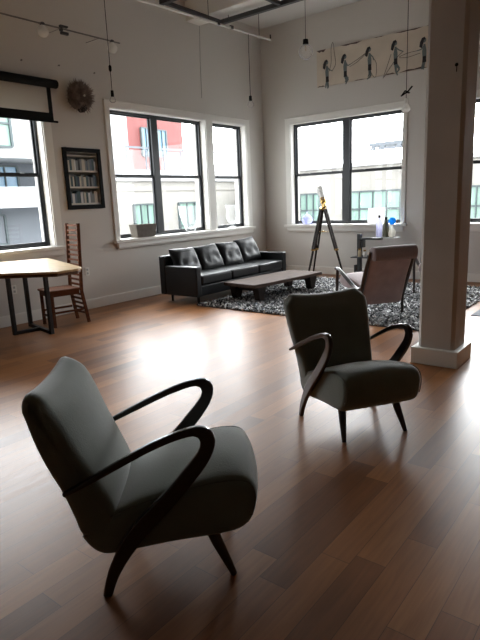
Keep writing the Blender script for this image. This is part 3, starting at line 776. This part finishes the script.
for z, nm in zip(shelf_z, ('bottom', 'middle', 'top')):
    x = -4.4075 - hw + .02; k = 0
    while True:
        w = rnd.uniform(.020, .042)
        if x + w > -4.4075 + hw - .02: break
        h = rnd.uniform(.125, .165); cname = rnd.choice(['dark teal', 'black', 'navy', 'cream', 'white', 'grey', 'cream', 'slate blue', 'white', 'grey', 'dark teal'])
        d = rnd.uniform(.10, .13); zb = 1.8575 + z + .0005
        t = thing('book', '%s book, %s from the left on the %s shelf of the wall niche' % (cname, ordn[k], nm), 'book', (x + w / 2, .004, zb), group='books on the %s niche shelf' % nm)
        b = MB().box(-w / 2, -w / 2 + .002, 0, d, 0, h).box(w / 2 - .002, w / 2, 0, d, 0, h).box(-w / 2 + .002, w / 2 - .002, 0, .003, 0, h); b.build('cover', bm_[cname], t)
        MB().box(-w / 2 + .002, w / 2 - .002, .004, d - .004, .003, h - .004).build('pages', M['shelf'], t)
        x += w + .0015; k += 1

def outlet(x, z, label):
    t = thing('wall_outlet', label, 'outlet', (x, 0, z), group='wall outlets')
    MB().box(-.036, .036, -.007, 0, -.058, .058).build('plate', M['trim'], t, bevel=.002)
    for s in (-1, 1): MB().box(-.014, .014, -.0095, -.007, s * .026 - .014, s * .026 + .014).build('socket', M['dark'], t)
outlet(-5.66, .46, 'pale wall outlet seen under the dining table'); outlet(-4.51, .55, 'pale wall outlet right of the tall slatted chair back')
for x, z, lb in ((-5.18, 3.29, 'small nail in the left wall above the screen case'), (-4.64, 3.31, 'small nail in the left wall up left of the fur mount'), (-4.07, 3.30, 'small nail in the left wall up right of the fur mount')):
    tag(MB().lathe([(.004, 0), (.004, .03), (.012, .03), (.010, .036), (0, .037)], 8, mtx=Matrix.Rotation(PI / 2, 4, 'X')).build('nail', M['dimsteel'], loc=(x, 0, z)), lb, 'nail')

# ------------------------------------------------------------------ right wall mural of skipping figures
mu = thing('wall_panel', 'long cream panel of women skipping rope, hung high on the right wall', 'wall art', (-.001, -2.45, 3.74))
T = lambda y, z: (-.0, y + 2.45, z - 3.74)
top = [(1.19, .31), (.8, .305), (.4, .315), (0, .31), (-.5, .312), (-.8, .305), (-1.19, .308)]; bot = [(-1.19, -.31), (-.6, -.315), (0, -.31), (.6, -.312), (1.185, -.312)]
poly = top + bot; n = len(poly)
MB().add([(x, y, z) for x in (-.025, 0) for y, z in poly], [tuple(range(n)), tuple(range(n, 2 * n))[::-1]] + [(i, (i + 1) % n, n + (i + 1) % n, n + i) for i in range(n)]).build('board', M['board'], mu)
def blob(b, pts, x=-.0265, mi=0, th=.002):
    n = len(pts); b.add([(xx, y, z) for xx in (x, x + th) for y, z in pts], [tuple(range(n)), tuple(range(n, 2 * n))[::-1]] + [(i, (i + 1) % n, n + (i + 1) % n, n + i) for i in range(n)], mi)
b = MB()
for y0, y1, z, d in ((1.19, 1.0, .31, -.045), (.72, .30, .31, -.028), (.1, -.1, .31, -.01), (-.25, -.75, .308, -.02), (-.80, -1.19, .306, -.035), (1.185, 1.02, -.312, .022), (.45, .25, -.312, .012), (-.12, -.3, -.312, .02), (-.38, -.85, -.312, .028), (-.9, -1.1, -.312, .012)):
    m_ = (y0 + y1) / 2; blob(b, [(y0, z), (y0 * .7 + y1 * .3, z + d * .9), (m_, z + d * .6), (y0 * .25 + y1 * .75, z + d), (y1, z)], -.0262)
b.build('worn_edge', M['chip'], mu)
def limb(b, pts, w, mi):
    for (y0, z0, a), (y1, z1, c) in zip([(*p, q) for p, q in zip(pts, w)], [(*p, q) for p, q in zip(pts[1:], w[1:])]):
        t = Vector((y1 - y0, z1 - z0)).normalized(); q = Vector((-t.y, t.x))
        blob(b, [(y0 + q.x * a, z0 + q.y * a), (y1 + q.x * c, z1 + q.y * c), (y1 - q.x * c, z1 - q.y * c), (y0 - q.x * a, z0 - q.y * a)], -.0275 - .0004 * mi, mi)
def figure(y, z, lean, arm, legs, rope, sc=1.24):
    z -= .045
    P = lambda a, c: (y + a * sc + lean * (c - .0), z + c * sc)
    b = MB()
    limb(b, [P(0, .30), P(.0, .22), P(-.005, .13)], [.014, .035, .03], 0)
    limb(b, [P(0, .29), *[P(*q) for q in arm]], [.011, .009, .007], 0)
    for l in legs: limb(b, [P(-.003, .09), *[P(*q) for q in l]], [.024, .016, .009, .007][:len(l) + 1], 0)
    limb(b, [P(-.003, .155), P(-.005, .08)], [.027, .033], 1)
    hd = [P(.004 + .026 * math.cos(q * PI / 5), .345 + .03 * math.sin(q * PI / 5)) for q in range(10)]; blob(b, hd, -.0275, 0)
    hr = [P(.0, .385), P(.034, .375), P(.058, .33), P(.066, .275), P(.034, .255), P(.014, .31), P(.008, .345), P(-.015, .36)]; blob(b, hr, -.0287, 1)
    b.build('figure', [M['skin'], M['ink']], mu)
    MB().tube([(-.028, *q) for q in crom([P(*r) for r in rope], 24)], .0035, 5).build('rope', M['ink'], mu)
# local y = +right of sitter's view is -; figures spaced along the board
figure(.98, -.30, .00, [(-.04, .24), (-.085, .22)], [[(-.02, .0), (.0, -.0)], [(.02, .04), (.02, .0)]], [(-.08, .21), (-.14, .30), (-.12, .46), (-.10, .60), (-.07, .52), (-.07, .34), (-.04, .22)])
figure(.62, -.27, .0, [(-.04, .22), (-.09, .235)], [[(-.02, .03), (.0, .01)], [(-.05, .05), (-.01, -.02)]], [(-.09, .235), (-.20, .28), (-.32, .335), (-.20, .25), (-.07, .20)])
figure(.16, -.24, .0, [(-.05, .24), (-.06, .20)], [[(-.02, .0), (.035, -.03)], [(.0, .03), (.02, -.0)]], [(-.06, .22), (-.10, .15), (-.10, .0), (-.07, -.02), (-.02, .06), (.0, .16)])
figure(-.30, -.23, .0, [(-.05, .25), (-.11, .22)], [[(-.06, .02), (-.03, -.02)], [(-.01, .0), (-.035, -.06)]], [(-.10, .22), (-.02, .16), (.10, .02), (.17, -.07), (.12, .06), (.06, .22)])
figure(-.78, -.28, .0, [(.04, .24), (.10, .235)], [[(.01, .0), (.0, -.0)], [(.02, .04), (.03, .0)]], [(.10, .235), (.22, .23), (.34, .20), (.22, .18), (.05, .20)])

# ------------------------------------------------------------------ hung steel frame, pipe, track light and pendants
sf = thing('steel_frame', 'dark steel frame hung under the ceiling near the corner', 'frame', (-2.49, -1.9, 4.3))
for x in (-.65, .65): MB().box(x - .035, x + .035, -1.4, 1.4, -.03, .03).build('rail', M['rack'], sf)
for y in (1.35, .2, -1.35): MB().box(-.65, .65, y - .025, y + .025, -.025, .025).build('crossbar', M['rack'], sf)
for x in (-.65, .65):
    for y in (1.2, -1.2): MB().tube([(x, y, .03), (x, y, H - 4.3)], .006, 6).build('hanger', M['rack'], sf)
pp = thing('ceiling_pipe', 'long pale metal pipe hung below the ceiling beside the steel frame', 'pipe', (-2.35, -.8, 4.145))
MB().tube([(-1.9, 0, -.05), (1.53, 0, .035)], .018, 12).build('pipe', M['pipe'], pp, smooth=True)
MB().tube([(1.53, 0, .035), (1.535, 0, .05), (1.535, 0, .12)], .012, 8).build('end_hook', M['black'], pp)
for x in (-1.6, -.1, 1.2): MB().tube([(x, 0, .0 + .025 * x), (x, 0, H - 4.145)], .005, 6).build('hanger', M['rack'], pp)
for x in (.12, .45): MB().box(x - .03, x + .03, -.022, .022, -.02 + .025 * x, .03 + .025 * x).build('clamp', M['rack'], pp)

tr = thing('track_light', 'thin dark track rail with two frosted globe bulbs high on the left wall', 'light', (-4.7, -.3, 3.68))
MB().tube([(-1.6, 0, 0), (.90, 0, 0)], .010, 8).build('rail', M['dimsteel'], tr)
for x in (-.31, .76):
    g = MB().lathe([(0, -.155), (.035, -.148), (.062, -.12), (.07, -.09), (.06, -.055), (.032, -.03), (.028, -.01)], 16, (x, 0, 0)).build('bulb', M['frost'], tr, smooth=True)
    MB().lathe([(.03, -.02), (.03, .01), (.012, .02)], 12, (x, 0, 0)).build('socket', M['rack'], g)
MB().box(-.06, -.03, -.02, .02, -.03, .04).box(-.05, .05, -.02, .02, -.065, -.035).box(-.05, .05, -.02, .02, .02, .04).build('connector', M['rack'], tr)
for x in (-1.4, -.05, .55): MB().tube([(x, 0, 0), (x, .3, .0)], .003, 6).build('standoff', M['dimsteel'], tr)
def pendant(name, label, x, y, ztop, zb, r, cordm, style, cr=.0045):
    t = thing(name, label, 'pendant light', (x, y, zb))
    L_ = ztop - zb
    MB().tube([(0, 0, 2 * r + .06), (0, 0, L_)], cr, 6).build('cord', cordm, t)
    s = MB().lathe([(.0, 2 * r + .075), (r * .30 + .006, 2 * r + .07), (r * .34 + .008, 2 * r - .005), (r * .2, 2 * r - .01)], 14).build('socket', M['black'] if style != 'white' else M['trim'], t, smooth=True)
    if style == 'globe': pr = [(0, 0)] + [(r * math.sin(PI * k / 12), r - r * math.cos(PI * k / 12)) for k in range(1, 12)] + [(.02, 2 * r)]
    else: pr = [(0, 0), (r * .6, r * .12), (r * .95, r * .5), (r, r * .9), (r * .72, r * 1.45), (r * .42, 2 * r)]
    MB().lathe(pr, 18).build('bulb', M['frost'] if style == 'white' else M['bulb'], t, smooth=True)
    if style == 'globe': MB().tube([(-.012, 0, 2 * r), (-.012, 0, r * 1.1), (.012, 0, r * 1.1), (.012, 0, 2 * r)], .0025, 6).build('filament', M['brass'], t)
    return t
pendant('pendant_lamp', 'clear globe bulb pendant on a long cord before the right wall', -1.2, -1.74, H, 3.63, .115, M['rack'], 'globe')
pb_ = pendant('pendant_lamp', 'teardrop bulb pendant on a knotted dark cord next to the column', -.9, -3.295, H, 2.66, .065, M['black'], 'white')
MB().tube([(0, -.09, .36), (0, -.03, .30), (0, .03, .27), (0, .08, .24), (0, .02, .31), (0, -.05, .27), (0, .0, .29)], .012, 6).build('knot', M['black'], pb_)
pa_ = pendant('pendant_lamp', 'small clear bulb hung at the top left corner of the double window casing', -4.06, -.36, H, 2.86, .045, M['black'], 'clear')
MB().lathe([(.007, .40), (.02, .42), (.02, .47), (.007, .49)], 8).build('cord_joint', M['black'], pa_)
pendant('pendant_lamp', 'small clear bulb hung on a dark cord from the pale ceiling pipe', -1.46, -.8, 4.15, 3.0, .06, M['black'], 'clear', .006)
tag(MB().tube([(0, 0, 0), (.01, 0, .6), (.04, 0, 1.15)], .0032, 6).build('hanging_cord', M['dimsteel'], loc=(-1.81, -.012, 3.23)), 'thin grey cord hanging down the bare left wall above the windows', 'cord')

# ------------------------------------------------------------------ street and buildings outside
struct(MB().box(-60, 80, -60, 80, -6.2, -6).build('street', M['street']))
def bwin(root, ax, u0, u1, z0, z1, d, nx=2, nz=2, pane='bpane'):
    b = MB()
    e = .07
    for k in range(nx + 1):
        q = u0 + (u1 - u0) * k / nx; w = e if k in (0, nx) else .035
        axis_box(b, ax, q - w / 2, q + w / 2, d - .10, d - .001, z0, z1)
    for k in range(nz + 1):
        q = z0 + (z1 - z0) * k / nz; axis_box(b, ax, u0, u1, d - .085, d - .001, q - .03, q + .03)
    f = b.build('window', M['bframe'], root)
    b = MB(); axis_box(b, ax, u0, u1, d - .04, d - .002, z0, z1); b.build('pane', M[pane], f)
bl = thing('building', 'pale concrete apartment building with a red upper volume beyond the left windows', 'building', (6, 9, -6))
def lb(z): return z + 6
b = MB().box(-3.2, 12, 0, 8, 0, lb(2.35)); b.build('wall', M['bcon'], bl)
MB().box(-3.3, 12, -.12, 8, lb(2.35), lb(2.75)).build('parapet', M['bwhite'], bl)
MB().box(-3.2, 12, -.03, .0, lb(1.98), lb(2.0)).box(-3.2, 12, -.03, 0, lb(-.3), lb(-.28)).build('seam', M['bseam'], bl)
for x0, x1 in ((-1.75, -.45), (.6, 2.4), (4.3, 5.9), (7.2, 8.8)): bwin(bl, 'x', x0, x1, lb(-.3), lb(1.5), 0, 4, 2)
MB().box(-3.2, .87, 3.0, 8, lb(2.75), lb(6.2)).build('upper_wall', M['bwhite'], bl)
MB().box(.87, 4.25, 3, 8, lb(2.75), lb(6.8)).build('red_volume', M['bred'], bl)
bwin(bl, 'x', 1.61, 2.15, lb(3.6), lb(4.78), 3, 2, 1, 'bblue'); bwin(bl, 'x', 2.56, 3.1, lb(3.6), lb(4.75), 3, 2, 1, 'bblue')
MB().box(4.32, 12, 5.5, 8, lb(2.75), lb(3.6)).build('upper_wall', M['bwhite'], bl)
rl = MB(); rl.box(-1.6, 6, .3, .34, lb(3.55), lb(3.62)); [rl.box(-1.6 + k * .95, -1.56 + k * .95, .3, .34, lb(2.75), lb(3.55)) for k in range(9)]
ro = rl.build('balcony_rail', M['bgrey'], bl)
MB().box(-1.6, 6, .315, .325, lb(2.8), lb(3.5)).build('rail_glass', M['glass'], ro)
b2 = thing('building', 'grey and white building with a shaded balcony beyond the leftmost window', 'building', (-2.5, 9.5, -6))
MB().box(-6, 4.95, 0, 8, 0, lb(1.55)).build('wall', M['bgrey'], b2)
MB().box(-6, 4.95, -.9, 0, lb(1.55), lb(2.15)).build('balcony_front', M['bwhite'], b2)
MB().box(-6, 4.95, 1.2, 8, lb(1.55), lb(3.0)).build('recess_wall', M['bgrey'], b2)
MB().box(-6, 4.95, -.6, 8, lb(3.0), lb(4.9)).build('upper_wall', M['bwhite'], b2)
bwin(b2, 'x', 1.2, 2.2, lb(3.3), lb(4.6), -.6, 2, 2); bwin(b2, 'x', .9, 2.0, lb(-.4), lb(1.35), 0, 2, 2, 'bgrey'); bwin(b2, 'x', 2.4, 3.3, lb(1.6), lb(2.9), 1.2, 2, 1, 'bblue')
b3 = thing('building', 'pale concrete building with teal framed windows beyond the right window', 'building', (9, 0, -6))
MB().box(0, 8, -14, 7.5, 0, lb(2.5)).build('wall', M['bcon'], b3)
MB().box(-.12, 8, -14, 7.5, lb(2.5), lb(2.62)).build('ledge', M['bwhite'], b3)
for y0, y1 in ((3.85, 5.0), (.7, 2.75), (-2.9, -.6), (-6.5, -4.2), (-10, -7.7)): bwin(b3, 'y', y0, y1, lb(-.2), lb(1.62), 0, 4, 3)
cn = MB().box(-.9, 0, -.9, 1.5, lb(3.05), lb(3.16)).box(-.9, -.82, -.9, 1.5, lb(2.92), lb(2.98)); [cn.box(-.9, -.82, y, y + .12, lb(2.98), lb(3.05)) for y in (-.8, -.2, .4, .95, 1.3)]
cn.build('canopy', M['bgrey'], b3)
MB().box(-.1, 0, -1.2, -1.0, lb(2.62), lb(3.2)).build('canopy_strut', M['bgrey'], b3)

# ------------------------------------------------------------------ light: overcast sky through the windows
w = bpy.data.worlds.new('overcast'); bpy.context.scene.world = w; w.use_nodes = True
nt = w.node_tree; bg = nt.nodes['Background']
# bright haze low in the sky beyond the corner, where the sun is veiled; dimmer overcast elsewhere
SKY_BASE, SKY_LOBE = 3.2, 15.0
tc = nt.nodes.new('ShaderNodeTexCoord'); vm = nt.nodes.new('ShaderNodeVectorMath'); vm.operation = 'DOT_PRODUCT'
sd = Vector((.72, .62, .36)).normalized(); vm.inputs[1].default_value = sd
nt.links.new(tc.outputs['Generated'], vm.inputs[0])
mr = nt.nodes.new('ShaderNodeMapRange'); mr.interpolation_type = 'SMOOTHSTEP'
mr.inputs['From Min'].default_value = .25; mr.inputs['From Max'].default_value = 1.0
mr.inputs['To Min'].default_value = SKY_BASE; mr.inputs['To Max'].default_value = SKY_LOBE
nt.links.new(vm.outputs['Value'], mr.inputs['Value']); nt.links.new(mr.outputs['Result'], bg.inputs['Strength'])
bg.inputs['Color'].default_value = (.95, .975, 1.0, 1)
def portal(name, ax, u0, u1):
    l = bpy.data.lights.new(name, 'AREA'); l.shape = 'RECTANGLE'; l.size = u1 - u0; l.size_y = ZT - ZB
    l.cycles.is_portal = True
    o = bpy.data.objects.new(name, l); C.objects.link(o)
    m = (u0 + u1) / 2; z = (ZB + ZT) / 2
    if ax == 'x': o.location = (m, WT + .02, z); o.rotation_euler = (-PI / 2, 0, 0)
    else: o.location = (WT + .02, m, z); o.rotation_euler = (PI / 2, 0, PI / 2)
for ax, (a, c) in (('x', W0), ('x', W1), ('x', W2), ('y', R1), ('y', R3_)): portal('window_portal', ax, a, c)

sc = bpy.context.scene
sc.view_settings.view_transform = 'Standard'; sc.view_settings.look = 'None'
sc.view_settings.gamma = 1; sc.view_settings.use_curve_mapping = False
sc.view_settings.exposure = 1.15
sc.cycles.use_denoising = True
sc.cycles.max_bounces = 10; sc.cycles.diffuse_bounces = 6; sc.cycles.glossy_bounces = 4; sc.cycles.transparent_max_bounces = 16
sc.cycles.sample_clamp_indirect = 6
sc.cycles.caustics_reflective = False; sc.cycles.caustics_refractive = False
